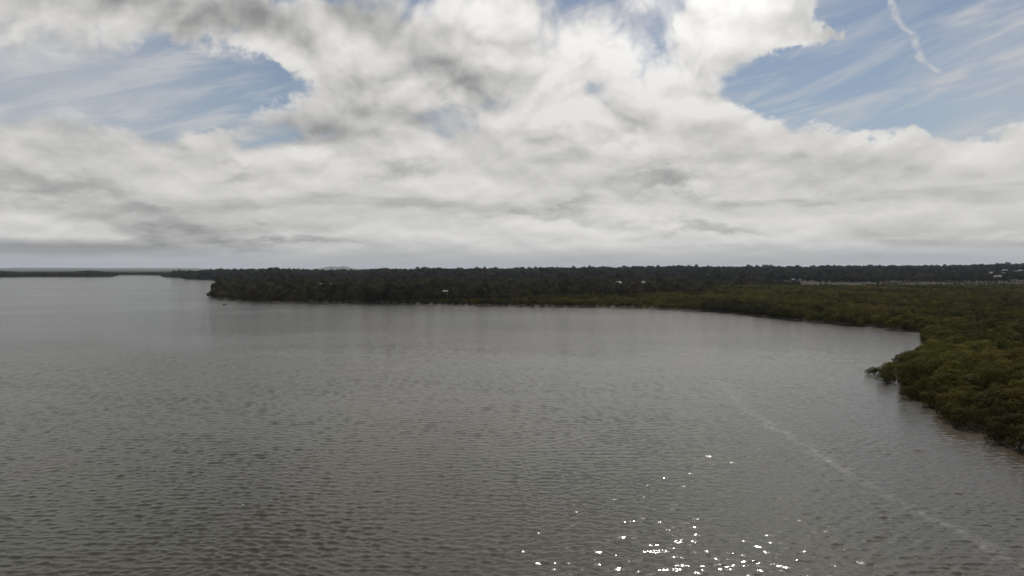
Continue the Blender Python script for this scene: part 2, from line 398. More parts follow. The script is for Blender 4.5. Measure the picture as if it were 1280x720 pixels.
# skyline of the wooded ridge (photograph row of the tree tops against the column)
SKX = [-200, 0, 30, 90, 112, 130, 160, 205, 232, 262, 300, 330, 340, 352, 380, 400, 440, 480, 560, 640, 740, 800, 860, 960, 1060, 1180, 1230, 1280, 1500]
SKY = [341, 339.4, 341.3, 341.0, 338.8, 340.8, 341.4, 341.2, 341.2, 340.3, 339.3, 338.8, 337.0, 338.2, 339.8, 340.2, 340.2, 338.4, 337.9, 337.2, 336.2, 335.4, 334.8, 334.8, 334.0, 333.4, 331.8, 331.8, 332]
def terrain(X, Y):
    sd = sdist(X, Y)
    u = 640 + FPX * X / np.maximum(Y, 1.0)
    zz = np.clip((sd - np.where((Y > 330) & (Y < 1100), 0.0, 9.0)) * 0.07, -1.6, 0.5)
    sk = np.interp(u, SKX, SKY)
    left = np.clip((330 - u) / 60.0, 0, 1)                       # the far left land stands closer to its shore
    d0 = 1250 * (1 - left) + 1950 * left; d1 = 2700 * (1 - left) + 2500 * left
    d1 = np.where(u < 215, 3500, d1); d0 = np.where(u < 215, 2700, d0)
    top = CAM_H - (sk - HZ) * d1 / FPX - 8.5
    ramp = np.clip((Y - d0) / (d1 - d0), 0, 1); ramp = ramp ** 0.85
    back = np.clip((Y - d1) / 2500.0, 0, 1)
    rise = np.clip(top, 3, 80) * ramp * (1 - 0.75 * back)
    rise += (vnoise(X, Y, 260, 3) - 0.5) * 7.0 * np.clip((Y - d0) / 500, 0, 1) * (1 - ramp * 0.75)
    low = (vnoise(X, Y, 120, 5)) * 2.2 * np.clip((sd - 60) / 120, 0, 1) * np.where(u > 900, 0.15, 1.0)
    zz = zz + (np.clip(rise, 0, None) + low) * np.clip(sd / 60.0, 0, 1)
    return zz, sd, u
def graded(a, b, fine, k):
    v = [0.0]
    while v[-1] < b: v.append(v[-1] + max(fine, k * abs(v[-1])))
    w = [0.0]
    while w[-1] > a: w.append(w[-1] - max(fine, k * abs(w[-1])))
    return np.array(sorted(set(w + v)))
gxs = graded(-22500, 22500, 5.0, 0.02); gys = graded(0, 18500, 5.0, 0.014); gys = gys[gys > 60]
GX, GY = np.meshgrid(gxs, gys); GZ, GS, GU = terrain(GX, GY)
nx, ny = len(gxs), len(gys)
V = np.stack([GX, GY, GZ], -1).reshape(-1, 3)
I = np.arange(nx * ny).reshape(ny, nx)
F = np.stack([I[:-1, :-1], I[:-1, 1:], I[1:, 1:], I[1:, :-1]], -1).reshape(-1, 4)
keep = (GS.reshape(-1)[F] > -28).any(axis=1); F = F[keep]
used = np.unique(F); remap = np.full(nx * ny, -1); remap[used] = np.arange(len(used))
g = obj('ground', mesh('ground', V[used].tolist(), remap[F].tolist(), M['ground'], True)); tag(g, kind='structure')
def zat(x, y): return float(terrain(np.array([float(x)]), np.array([float(y)]))[0][0])

# the bay: real wind waves where they are large enough to tell apart, a flat sheet beyond
def axis(a, b, fine, k, far):
    v = [a]
    while v[-1] < b: v.append(v[-1] + max(fine, k * (v[-1] + far)))
    return np.array(v)
wy = axis(45.0, 340.0, 0.20, 0.0024, 0.0)
xp = axis(0.0, 270.0, 0.34, 0.0036, 0.0); wx = np.concatenate([-xp[:0:-1], xp])
WX, WY = np.meshgrid(wx.astype(np.float32), wy.astype(np.float32))
SPX = np.gradient(wx).astype(np.float32)[None, :]; SPY = np.gradient(wy).astype(np.float32)[:, None]
SP = np.maximum(SPX * 0.6, SPY)
fade = np.clip((340 - WY) / 120, 0, 1) * np.clip((270 - np.abs(WX)) / 30, 0, 1) * np.clip((WY - 45) / 6, 0, 1)
gustw = (0.72 + 0.56 * vnoise(WX, WY * 1.6, 38, 71)).astype(np.float32) * (0.85 + 0.3 * vnoise(WX, WY, 9, 72)).astype(np.float32)
DX = np.zeros_like(WX); DY = np.zeros_like(WX); DZ = np.zeros_like(WX)
wr = np.random.default_rng(77); NWAVE = 76
for i in range(NWAVE):
    lam = float(np.exp(wr.uniform(math.log(0.58), math.log(2.5)))); k = 2 * math.pi / lam
    th = rad(96) + wr.normal() * rad(38); cx, sx_ = math.cos(th), math.sin(th)
    wgt = math.exp(-((math.log(lam / 0.88)) / 0.6) ** 2) * 0.85 + 0.25
    amp = WAVE_SLOPE * math.sqrt(2.0 / NWAVE) * wgt / k * wr.uniform(0.6, 1.4)
    lod = np.clip((lam / SP - 2.2) / 2.0, 0, 1)
    ph = k * (cx * WX + sx_ * WY) + wr.uniform(0, 6.283)
    A = amp * lod
    DZ += A * np.sin(ph); co = A * np.cos(ph) * 0.8
    DX += cx * co; DY += sx_ * co
env = (fade * gustw).astype(np.float32)
V = np.stack([WX + DX * env, WY + DY * env, DZ * env], -1).reshape(-1, 3)
ny_, nx_ = WX.shape; I = np.arange(nx_ * ny_).reshape(ny_, nx_)
F = np.stack([I[:-1, :-1], I[:-1, 1:], I[1:, 1:], I[1:, :-1]], -1).reshape(-1, 4)
nb = len(V); X0, X1, Y0, Y1 = wx[0], wx[-1], wy[0], wy[-1]; B = 24000
ring = [(-B, -900, 0), (B, -900, 0), (B, Y0, 0), (-B, Y0, 0), (-B, Y1, 0), (B, Y1, 0), (B, B, 0), (-B, B, 0), (X0, Y0, 0), (X1, Y0, 0), (X1, Y1, 0), (X0, Y1, 0)]
V = np.concatenate([V, np.array(ring, float)]); RF = np.array([(0, 1, 2, 3), (4, 5, 6, 7), (3, 8, 11, 4), (9, 2, 5, 10)]) + nb
F = np.concatenate([F, RF])
wm = bpy.data.meshes.new('water'); wm.vertices.add(len(V)); wm.vertices.foreach_set('co', V.astype(np.float32).ravel())
wm.loops.add(F.size); wm.loops.foreach_set('vertex_index', F.astype(np.int32).ravel())
wm.polygons.add(len(F)); wm.polygons.foreach_set('loop_start', np.arange(0, F.size, 4, dtype=np.int32)); wm.polygons.foreach_set('loop_total', np.full(len(F), 4, np.int32))
wm.polygons.foreach_set('use_smooth', np.ones(len(F), bool))
at = wm.attributes.new('built', 'FLOAT', 'POINT')
lodm = np.clip((1.0 / SP - 1.4) / 2.2, 0, 1) * fade
at.data.foreach_set('value', np.concatenate([lodm.ravel(), np.zeros(12)]).astype(np.float32))
wm.materials.append(M['water']); wm.update(calc_edges=True); wm.validate()
w = obj('water', wm); tag(w, kind='structure')

# hills far inland
hx = np.linspace(-20000, 20000, 900); hy = np.linspace(18600, 21800, 15)
HXg, HYg = np.meshgrid(hx, hy)
U = 640 + FPX * HXg / HYg
prof = 32 + 16 * vnoise(HXg, HYg * 0.2, 1500, 11) + 6 * vnoise(HXg, HYg, 380, 12)
prof = np.where(U > 250, prof - 20, prof)
for uc, wd, hh in ((413, 9, 58), (431, 7.5, 62), (422, 22, 20), (60, 45, 14), (165, 60, 8), (20, 18, 6)):
    prof = prof + hh * np.exp(-((U - uc) / wd) ** 2)
prof *= np.clip(1 - ((HYg - 20200) / 1700) ** 2, 0, 1)
I = np.arange(hx.size * hy.size).reshape(hy.size, hx.size)
F = np.stack([I[:-1, :-1], I[:-1, 1:], I[1:, 1:], I[1:, :-1]], -1).reshape(-1, 4)
h = obj('hills', mesh('hills', np.stack([HXg, HYg, prof], -1).reshape(-1, 3).tolist(), F.tolist(), M['hill'], True)); tag(h, kind='structure')

# ------------------------------------------------------------------ trees
def crown_mesh(name, mat, seed, R, zb, zt, nlobe, nleaf, leaf, lobe=0.42, skirt=True, cone=0.0):
    """leaf clumps over the faces of many overlapping billows"""
    r = np.random.default_rng(seed)
    zc, hc = (zb + zt) / 2, (zt - zb) / 2
    C, LR = [], []
    for i in range(nlobe):
        a = r.random() * 2 * math.pi; q = r.random() ** 0.5
        zz = r.uniform(-0.75, 0.95)
        rad_ = math.sqrt(max(0.0, 1 - zz * zz)) if zz > 0 or not skirt else 1.0 - 0.25 * zz * zz
        rad_ *= (1 - cone * (zz * 0.5 + 0.5))
        C.append((math.cos(a) * R * 0.68 * rad_ * (0.45 + 0.55 * q), math.sin(a) * R * 0.68 * rad_ * (0.45 + 0.55 * q), zc + hc * 0.72 * zz))
        LR.append(R * lobe * r.uniform(0.62, 1.15))
    C = np.array(C); LR = np.array(LR)
    n = nleaf * 3
    k = r.integers(0, nlobe, n); d = r.normal(size=(n, 3)); d /= np.linalg.norm(d, axis=1)[:, None]
    d[:, 2] = np.where(r.random(n) < 0.55, np.abs(d[:, 2]), d[:, 2])
    p = C[k] + d * (LR[k] * r.uniform(0.82, 1.12, n))[:, None] * np.array([1, 1, 0.85])
    inn = np.linalg.norm(p[:, None, :] - C[None], axis=2) < LR[None] * 0.80
    inn[np.arange(n), k] = False
    ok = ~inn.any(axis=1) & (p[:, 2] > zb * 0.6)
    p, d, k = p[ok][:nleaf], d[ok][:nleaf], k[ok][:nleaf]; n = len(p)
    nv = d * 1.0 + np.array([0, 0, 0.30]) + r.normal(size=(n, 3)) * 0.30; nv /= np.linalg.norm(nv, axis=1)[:, None]
    tmp = r.normal(size=(n, 3)); tx = np.cross(nv, tmp); tx /= np.linalg.norm(tx, axis=1)[:, None]; ty = np.cross(nv, tx)
    s = leaf * r.uniform(0.55, 1.25, n)[:, None]; s2 = s * r.uniform(0.55, 0.95, n)[:, None]
    bend = nv * s * 0.22
    vv = np.stack([p - tx * s - bend, p - ty * s2, p + tx * s - bend, p + ty * s2], 1).reshape(-1, 3)
    vv[:, 2] = np.maximum(vv[:, 2], 0.05)
    ff = np.arange(n * 4).reshape(-1, 4)
    me = mesh(name, vv.tolist(), ff.tolist(), mat)
    lob_t = r.uniform(0.15, 0.85, nlobe)
    tint = np.clip(lob_t[k] + r.uniform(-0.15, 0.15, n), 0, 1)
    at = me.attributes.new('tint', 'FLOAT', 'FACE'); at.data.foreach_set('value', tint.astype(np.float32))
    return me
def tube(verts, faces, pts, rads, seg=6):
    base = len(verts)
    for i, (p, r_) in enumerate(zip(pts, rads)):
        p = Vector(p); a = Vector(pts[min(i + 1, len(pts) - 1)]) - Vector(pts[max(i - 1, 0)])
        q = a.to_track_quat('Z', 'Y')
        for k in range(seg):
            w_ = 2 * math.pi * k / seg
            verts.append(tuple(p + q @ Vector((math.cos(w_) * r_, math.sin(w_) * r_, 0))))
    for i in range(len(pts) - 1):
        for k in range(seg):
            a = base + i * seg + k; b_ = base + i * seg + (k + 1) % seg
            faces.append((a, b_, b_ + seg, a + seg))
    faces.append(tuple(base + (len(pts) - 1) * seg + k for k in range(seg)))
def trunk_mesh(name, seed, h, r0, stems, spread, seg=6):
    r = random.Random(seed); v, f = [], []
    for s in range(stems):
        a = 2 * math.pi * s / stems + r.uniform(-0.4, 0.4); sp = spread * r.uniform(0.5, 1.1)
        pts = [(math.cos(a) * 0.12 * stems * 0.3, math.sin(a) * 0.12 * stems * 0.3, -0.5)]
        for q in (0.25, 0.55, 0.8, 1.0):
            pts.append((math.cos(a) * sp * q ** 1.3 + r.uniform(-.1, .1), math.sin(a) * sp * q ** 1.3 + r.uniform(-.1, .1), h * q))
        tube(v, f, pts, [r0, r0 * 0.85, r0 * 0.62, r0 * 0.42, r0 * 0.15], seg)
        for q in range(3):                                          # limbs
            b0 = Vector(pts[2 + (q % 2)]); w_ = a + r.uniform(-1.4, 1.4)
            tube(v, f, [b0, b0 + Vector((math.cos(w_) * sp * .35, math.sin(w_) * sp * .35, h * .16)), b0 + Vector((math.cos(w_) * sp * .6, math.sin(w_) * sp * .6, h * .34))],
                 [r0 * 0.38, r0 * 0.26, r0 * 0.08], 5)
    return mesh(name, v, f, M['bark'])

NV = 8
mang_crown = [crown_mesh('crown', M['mangrove'], 100 + i, 3.0 + 0.25 * (i % 3), 0.25, 4.9 + 0.35 * (i % 4), 30, 1900, 0.185, 0.36) for i in range(NV)]
mang_trunk = [trunk_mesh('trunk', 200 + i, 3.6, 0.13, 3 + i % 2, 1.5) for i in range(4)]
def leafy_tree(name, loc, cm, tm, rz, sc, label, cat, group):
    e = empty(name, loc, rz, sc); tag(e, label, cat, group)
    obj('trunk', tm, e); obj('crown', cm, e)
    return e

# ---- where the mangroves stand
def scatter(x0, x1, y0, y1, sp, seed):
    r = np.random.default_rng(seed)
    X, Y = np.meshgrid(np.arange(x0, x1, sp), np.arange(y0, y1, sp))
    X = X + (np.arange(X.shape[0]) % 2)[:, None] * sp * 0.5
    X = X + r.uniform(-.38, .38, X.shape) * sp; Y = Y + r.uniform(-.38, .38, Y.shape) * sp
    return X.ravel(), Y.ravel()
X, Y = scatter(-60, 900, 90, 1120, 4.7, 21)
Z, S, Uu = terrain(X, Y)
lim = 1060 + 60 * (vnoise(X, Y, 90, 31) - 0.5)
ok = (S > 1.2) & (Uu > 880) & (Uu < 1390) & (Y < lim)
X, Y, Z, S, Uu = X[ok], Y[ok], Z[ok], S[ok], Uu[ok]
dcam = np.hypot(X, Y)
vis = (Uu < 1292)
order = np.argsort(np.where(vis, dcam, 1e6)); pick = order[:300]; rest = order[300:]
tipx, tipy = ground(1084, 468)
for n, i in enumerate(pick):
    dt = math.hypot(X[i] - tipx, Y[i] - tipy)
    sc = random.uniform(0.74, 1.30)
    if S[i] < 5: sc *= 0.82
    if dt < 16: sc *= 0.45 + 0.35 * dt / 16
    if S[i] < 4.5: lab, grp = 'olive mangrove at the water\'s edge with its crown hanging low over the bay', 'mangroves lining the edge of the bay'
    elif S[i] < 14: lab, grp = 'rounded olive mangrove crown just behind the row lining the bay', 'mangroves of the second rows by the bay'
    else: lab, grp = 'rounded olive mangrove crown packed deep inside the near thicket', 'mangroves inside the near thicket'
    leafy_tree('mangrove_tree', (X[i], Y[i], max(Z[i], 0) - (0.55 if S[i] < 9 else 0.15)), mang_crown[n % NV], mang_trunk[n % 4], random.uniform(0, 6.28), (sc * random.uniform(.9, 1.15), sc * random.uniform(.9, 1.15), sc * random.uniform(.85, 1.12)), lab, 'mangrove', grp)
# the outermost bushes and saplings on the point
for k, (px, py, s, lab) in enumerate(((1086, 468, 0.30, 'low dark mangrove bush at the very tip of the point'),
                                      (1093, 468, 0.40, 'small rounded mangrove bush next to the bush at the tip of the point'), (1100, 468, 0.48, 'third and widest mangrove bush back from the tip of the point'))):
    gx_, gy_ = ground(px, py); leafy_tree('mangrove_tree', (gx_, gy_, -0.1), mang_crown[k + 2], mang_trunk[k], k * 1.3, (s * 1.25, s * 1.25, s), lab, 'mangrove', None)
sap = crown_mesh('crown', M['mangrove'], 401, 1.5, 0.3, 6.2, 16, 620, 0.20, 0.40, True, 0.45)
sapt = trunk_mesh('trunk', 402, 3.9, 0.07, 1, 0.3)
for k, (px, py, s) in enumerate(((1116, 462, 0.62), (1121, 461, 0.8), (1127, 461, 0.72), (1132, 460, 0.85), (1137, 459, 0.66))):
    gx_, gy_ = ground(px, py); leafy_tree('mangrove_sapling', (gx_, gy_, 0.0), sap, sapt, k * 2.1, s, 'slender upright mangrove sapling standing above the bushes on the point', 'mangrove', 'saplings on the point')

# ---- instanced woods (stuff)
def proto_collection(name, metas):
    c = bpy.data.collections.new(name)
    for i, me in enumerate(metas): obj('%s_%02d' % (name, i), me, None, c)
    return c
def scatter_stuff(name, X, Y, Z, sc, nproto, coll, label, cat, seed, squash=(0.85, 1.2)):
    r = np.random.default_rng(seed); n = len(X)
    me = bpy.data.meshes.new(name); me.from_pydata(np.stack([X, Y, Z], 1).tolist(), [], [])
    a = me.attributes.new('sz', 'FLOAT_VECTOR', 'POINT')
    s = np.stack([sc * r.uniform(.85, 1.2, n), sc * r.uniform(.85, 1.2, n), sc * r.uniform(squash[0], squash[1], n)], 1)
    a.data.foreach_set('vector', s.astype(np.float32).ravel())
    a = me.attributes.new('rz', 'FLOAT_VECTOR', 'POINT'); q = np.zeros((n, 3), np.float32); q[:, 2] = r.uniform(0, 6.28, n); a.data.foreach_set('vector', q.ravel())
    a = me.attributes.new('pk', 'INT', 'POINT'); a.data.foreach_set('value', r.integers(0, nproto, n).astype(np.int32))
    o = obj(name, me); tag(o, label, cat, None, 'stuff')
    gt = bpy.data.node_groups.new(name, 'GeometryNodeTree')
    gt.interface.new_socket('Geometry', in_out='INPUT', socket_type='NodeSocketGeometry'); gt.interface.new_socket('Geometry', in_out='OUTPUT', socket_type='NodeSocketGeometry')
    N = gt.nodes; L = gt.links
    gi = N.new('NodeGroupInput'); go = N.new('NodeGroupOutput'); ip = N.new('GeometryNodeInstanceOnPoints'); ci_ = N.new('GeometryNodeCollectionInfo')
    ci_.inputs[0].default_value = coll; ci_.inputs[1].default_value = True; ci_.inputs[2].default_value = True
    def na(nm, ty):
        q_ = N.new('GeometryNodeInputNamedAttribute'); q_.data_type = ty; q_.inputs[0].default_value = nm
        return [s_ for s_ in q_.outputs if s_.enabled][0]
    L.new(gi.outputs[0], ip.inputs['Points']); L.new(ci_.outputs[0], ip.inputs['Instance']); ip.inputs['Pick Instance'].default_value = True
    L.new(na('pk', 'INT'), ip.inputs['Instance Index']); L.new(na('rz', 'FLOAT_VECTOR'), ip.inputs['Rotation']); L.new(na('sz', 'FLOAT_VECTOR'), ip.inputs['Scale'])
    L.new(ip.outputs[0], go.inputs[0])
    md = o.modifiers.new('scatter', 'NODES'); md.node_group = gt
    return o
pm = proto_collection('mangrove_kind', [crown_mesh('mangrove_mass', M['mangrove'], 300 + i, 3.1, 0.5, 5.1, 22, 700, 0.30, 0.38) for i in range(6)])
ps = proto_collection('scrub_kind', [crown_mesh('scrub_mass', M['scrub'], 320 + i, 3.3, 0.3, 6.6 + 0.5 * i, 16, 420, 0.42, 0.40, True, 0.25) for i in range(5)])
pw = proto_collection('wood_kind', [crown_mesh('wood_mass', M['wood'], 340 + i, 5.5, 0.3, 8.0 + (i % 3), 16, 330, 0.85, 0.36, True, 0.15) for i in range(5)])
sz = np.random.default_rng(5).uniform(0.68, 1.32, len(rest))
scatter_stuff('mangrove_forest', X[rest], Y[rest], np.maximum(Z[rest], 0) - 0.15, sz, 6, pm, 'dense olive mangrove forest filling the flat shore behind the near thicket', 'forest', 51)

# ---- houses, before the woods so that each gets its clearing
def box(v, f, x0, x1, y0, y1, z0, z1):
    b_ = len(v)
    v += [(x0, y0, z0), (x1, y0, z0), (x1, y1, z0), (x0, y1, z0), (x0, y0, z1), (x1, y0, z1), (x1, y1, z1), (x0, y1, z1)]
    f += [tuple(b_ + i for i in q) for q in ((0, 3, 2, 1), (4, 5, 6, 7), (0, 1, 5, 4), (1, 2, 6, 5), (2, 3, 7, 6), (3, 0, 4, 7))]
clear = []
def house(px, py, dist_, wid, hgt, wall, roof, label, rz=0.0, depth=8.0, chimney=True):
    """gabled house at a distance along the ray of its base"""
    d = ray(px, py); dist_ *= 0.9
    while dist_ < 2600 and CAM_H + d.z * dist_ / d.y > zat(d.x * dist_ / d.y, dist_) + 3.5: dist_ += 20
    k = dist_ / d.y; gx_, gy_ = d.x * k, dist_
    zb = CAM_H + d.z * k
    tz = zat(gx_, gy_); zb = max(zb, tz)
    clear.append((gx_, gy_, wid))
    e = empty('house', (gx_, gy_, tz), rz); tag(e, label, 'house')
    rise_ = zb - tz
    v, f = [], []; box(v, f, -wid / 2, wid / 2, -depth / 2, depth / 2, -1.0, rise_ + hgt)
    n = len(v); pk = hgt + depth * 0.25 + rise_
    v += [(-wid / 2, 0, pk), (wid / 2, 0, pk)]
    f += [(4, 7, n), (5, n + 1, 6), (4, n, n + 1, 5), (7, 6, n + 1, n)]
    obj('wall', mesh('wall', v, f, M[wall]), e)
    v, f = [], []; ov = 0.5; zt = rise_ + hgt; th = 0.18
    for s in (-1, 1):
        b_ = len(v); yo = s * (depth / 2 + ov); zo = zt - ov * 0.5 + 0.06
        v += [(-wid / 2 - ov, yo, zo), (wid / 2 + ov, yo, zo), (wid / 2 + ov, 0, pk + 0.06), (-wid / 2 - ov, 0, pk + 0.06),
              (-wid / 2 - ov, yo, zo + th), (wid / 2 + ov, yo, zo + th), (wid / 2 + ov, 0, pk + 0.06 + th), (-wid / 2 - ov, 0, pk + 0.06 + th)]
        f += [tuple(b_ + i for i in q) for q in ((0, 3, 2, 1), (4, 5, 6, 7), (0, 1, 5, 4), (1, 2, 6, 5), (2, 3, 7, 6), (3, 0, 4, 7))]
    ro = obj('roof', mesh('roof', v, f, M[roof]), e)
    if chimney:
        v, f = [], []; box(v, f, wid * .2, wid * .2 + .8, -.4, .4, pk - .6, pk + .9); obj('chimney', mesh('chimney', v, f, M['grey_wall']), ro)
    nw = max(2, int(wid / 4)); yf = -depth / 2
    for q in range(nw):
        cx = -wid / 2 + wid * (q + 0.5) / nw; v, f = [], []
        if q == nw // 2:
            box(v, f, cx - .5, cx + .5, yf - .05, yf + .05, rise_ + .05, rise_ + 2.1); obj('door', mesh('door', v, f, M['door']), e)
        else:
            box(v, f, cx - .7, cx + .7, yf - .05, yf + .05, rise_ + 1.0, rise_ + min(2.2, hgt - .3)); wn_ = obj('window', mesh('window', v, f, M['white_wall']), e)
            v, f = [], []; box(v, f, cx - .6, cx + .6, yf - .08, yf + .02, rise_ + 1.1, rise_ + min(2.1, hgt - .4)); obj('pane', mesh('pane', v, f, M['glass']), wn_)
    return e
house(405.5, 358.2, 1190, 20, 3.0, 'white_wall', 'pale_roof', 'long low white building among the dark trees behind the left end of the far shore', 0.02)
house(395, 357.2, 1215, 5.5, 2.8, 'white_wall', 'grey_roof', 'small white building with grey roof beside the long low white one', 0.3, 6)
house(557, 367.3, 860, 4.6, 2.6, 'white_wall', 'pale_roof', 'lone tiny white hut in the scrub of the far shore', -0.2, 4, False)
house(773, 356, 1290, 8, 3.2, 'cream_wall', 'pale_roof', 'small cream house with pale roof standing apart from the pair of cream houses', 0.4)
house(788, 356.4, 1280, 10, 3.0, 'cream_wall', 'pale_roof', 'cream house with pale roof in the middle of the cream row', -0.1)
house(803, 356.4, 1300, 10, 4.2, 'cream_wall', 'pale_roof', 'tallest cream house with pale roof, beside the long cream annex')
house(812, 356.0, 1322, 11, 2.6, 'cream_wall', 'dark_roof', 'long low cream annex under a dark roof beside the tallest cream house', 0.1, 6, False)
house(676, 357.0, 1300, 7, 2.4, 'grey_wall', 'grey_roof', 'grey house half hidden in the woods between hut and cream houses', 0.2)
house(991, 351.4, 1450, 4.6, 2.3, 'cream_wall', 'grey_roof', 'small cream house with grey roof above the grey marsh field', 0.1)
house(999.5, 351.4, 1470, 3.4, 2.3, 'grey_wall', 'dark_roof', 'narrow grey house with dark roof above the grey marsh field', 0.5, 6)
house(886, 345.0, 1900, 6, 3.0, 'cream_wall', 'grey_roof', 'small cream house high in the dark woods above the marsh', 0.2)
house(1126, 345.2, 1800, 7, 3.2, 'white_wall', 'pale_roof', 'pale house with pale roof alone on the wooded slope', -0.3)
for k, (px, py, d_, wd, wl, rf) in enumerate(((1243, 340.2, 2150, 16, 'grey_wall', 'grey_roof'), (1254, 339.8, 2200, 20, 'cream_wall', 'grey_roof'), (1240, 343.2, 1950, 14, 'grey_wall', 'pale_roof'),
         (1257, 343.8, 1960, 18, 'cream_wall', 'grey_roof'), (1247, 348.0, 1700, 13, 'grey_wall', 'grey_roof'), (1268, 341.4, 2080, 12, 'grey_wall', 'dark_roof'), (1275, 340.2, 2160, 12, 'cream_wall', 'grey_roof'))):
    e = house(px, py, d_, wd, 4.2, wl, rf, 'grey suburban house among the trees on the ridge', random.uniform(-.3, .3)); e['group'] = 'houses on the wooded ridge'
    e['label'] = {('grey_wall', 'grey_roof'): 'grey house with grey roof among the trees of the ridge', ('cream_wall', 'grey_roof'): 'cream house with grey roof among the trees of the ridge',
                  ('grey_wall', 'pale_roof'): 'grey house with pale roof among the trees of the ridge', ('grey_wall', 'dark_roof'): 'grey house with dark roof among the trees of the ridge'}[(wl, rf)]

# ---- far shore: front row of trees as individuals, the woods behind as stuff
def cleared(X, Y, Z, top):
    """keep trees out of each house plot and low in front of it"""
    ok = np.ones(len(X), bool)
    for cx, cy_, wd in clear:
        t_ = (X * cx + Y * cy_) / (cx * cx + cy_ * cy_)
        lat = np.abs(X - cx * t_); near = (t_ > 1 - 100.0 / cy_) & (t_ < 1 + 14.0 / cy_)
        ok &= ~(near & (lat < wd / 2 + 3))
    return ok
shore_pts = [ground(*p) for p in far_shore[:-2]]
sc_crown = [crown_mesh('crown', M['scrub'], 500 + i, 3.2, 0.4, 5.6 + 0.5 * (i % 3), 18, 620, 0.34, 0.40, True, 0.2) for i in range(6)]
mg_crown = [crown_mesh('crown', M['mangrove'], 520 + i, 3.1, 0.4, 4.9 + 0.4 * (i % 3), 20, 700, 0.30, 0.38) for i in range(6)]
sc_trunk = [trunk_mesh('trunk', 540 + i, 4.2, 0.16, 2, 1.2) for i in range(3)]
n = 0; carry = 0.0
for (ax, ay), (bx, by) in zip(shore_pts[:-1], shore_pts[1:]):
    L = math.hypot(bx - ax, by - ay); s = carry
    while s < L:
        q = s / L; px_, py_ = ax + (bx - ax) * q, ay + (by - ay) * q
        nx_, ny_ = -(by - ay) / L, (bx - ax) / L
        if ny_ < 0: nx_, ny_ = -nx_, -ny_
        offs = random.uniform(1.0, 4.0); px_ += nx_ * offs; py_ += ny_ * offs
        u_ = 640 + FPX * px_ / py_; mg = u_ > 610 + random.uniform(-60, 60)
        sc = random.uniform(0.42, 1.15)
        if u_ < 318: sc *= 1.15
        lab = 'low green mangrove along the waterline of the far shore' if mg else 'dark brownish scrub tree along the waterline of the far shore'
        leafy_tree('shore_tree', (px_, py_, max(zat(px_, py_), 0) - .15), (mg_crown if mg else sc_crown)[n % 6], sc_trunk[n % 3], random.uniform(0, 6.28), (sc * 1.2, sc * 1.2, sc), lab, 'tree', 'green mangroves along the far shore' if mg else 'scrub trees along the far shore')
        n += 1; s += random.uniform(4.6, 7.0)
    carry = s - L
# mangrove belt and scrub behind the front row
X, Y = scatter(-560, 520, 430, 1300, 5.6, 61); Z, S, Uu = terrain(X, Y)
belt = np.interp(Uu, [250, 480, 600, 700, 900], [-40, -20, 45, 130, 260]) + 70 * (vnoise(X, Y, 60, 33) - 0.5)
inb = (S > 5.0) & (S < belt) & (Uu > 240) & (Uu < 900) & cleared(X, Y, Z, 0)
sz = np.random.default_rng(8).uniform(0.6, 1.05, inb.sum())
scatter_stuff('far_mangrove_belt', X[inb], Y[inb], np.maximum(Z[inb], 0) - .15, sz, 6, pm, 'belt of green mangroves behind the waterline of the far shore', 'forest', 52)
X, Y = scatter(-760, 700, 430, 1460, 6.4, 62); Z, S, Uu = terrain(X, Y)
belt = np.interp(Uu, [250, 480, 600, 700, 900], [-40, -20, 45, 130, 260]) + 70 * (vnoise(X, Y, 60, 33) - 0.5)
gap = vnoise(X, Y, 75, 35)
ins = (S > np.where(Uu < 900, np.maximum(belt, 5), 5)) & (Uu > 225) & (Uu < 925 + 260 * (vnoise(X, Y, 110, 45) - 0.5) * np.clip((Y - 1000) / 150, 0, 1)) & ((Uu < 890) | (Y > 1060)) & (Y < 1400) & (gap > 0.16) & cleared(X, Y, Z, 0)
sz = np.random.default_rng(9).choice([0.6, 0.75, 0.9, 1.05, 1.25, 1.7], ins.sum(), p=[.2, .22, .22, .18, .13, .05]) * (0.8 + 0.5 * vnoise(X[ins], Y[ins], 50, 36))
scatter_stuff('scrub_woodland', X[ins], Y[ins], Z[ins] - .2, sz, 5, ps, 'dark brownish scrub woodland behind the far shore', 'woodland', 53)
# open marsh with scattered bushes, then the wooded ridge
X, Y = scatter(150, 1300, 1000, 1560, 9.0, 63); Z, S, Uu = terrain(X, Y)
edge = 1400 + 80 * (vnoise(X, Y, 110, 37) - 0.5)
inm = (Uu > 890) & (Uu < 1400) & (Y > 1060) & (Y < edge) & (vnoise(X, Y, 45, 38) > np.interp(Uu, [900, 1010, 1150, 1280], [0.30, 0.5, 0.52, 0.45])) & cleared(X, Y, Z, 0)
sz = np.random.default_rng(10).uniform(0.25, 0.55, inm.sum())
scatter_stuff('marsh_bushes', X[inm], Y[inm], Z[inm] - .1, sz, 5, ps, 'low brown bushes scattered over the grey marsh field behind the mangroves', 'bushes', 54)
X, Y = scatter(-2300, 2300, 1300, 3300, 12.5, 64); Z, S, Uu = terrain(X, Y)
gap = vnoise(X, Y, 130, 39)
edge = np.where(Uu > 890, 1400 + 80 * (vnoise(X, Y, 110, 37) - 0.5), 1350)
inw = (S > 6) & (Y > edge) & (Uu > 215) & (Uu < 1390) & (gap > 0.20) & cleared(X, Y, Z, 0)
sz = np.random.default_rng(11).choice([0.55, 0.75, 0.95, 1.2, 1.7], inw.sum(), p=[.25, .25, .25, .19, .06]) * (0.75 + 0.5 * vnoise(X[inw], Y[inw], 60, 40))
scatter_stuff('ridge_woodland', X[inw], Y[inw], Z[inw] - .2, sz, 5, pw, 'dark woods covering the low ridge along the horizon', 'woodland', 55)
X, Y = scatter(-3600, -900, 1900, 4600, 15, 65); Z, S, Uu = terrain(X, Y)
inw = (S > 4) & (Uu > -110) & (Uu <= 235) & (S < 900)
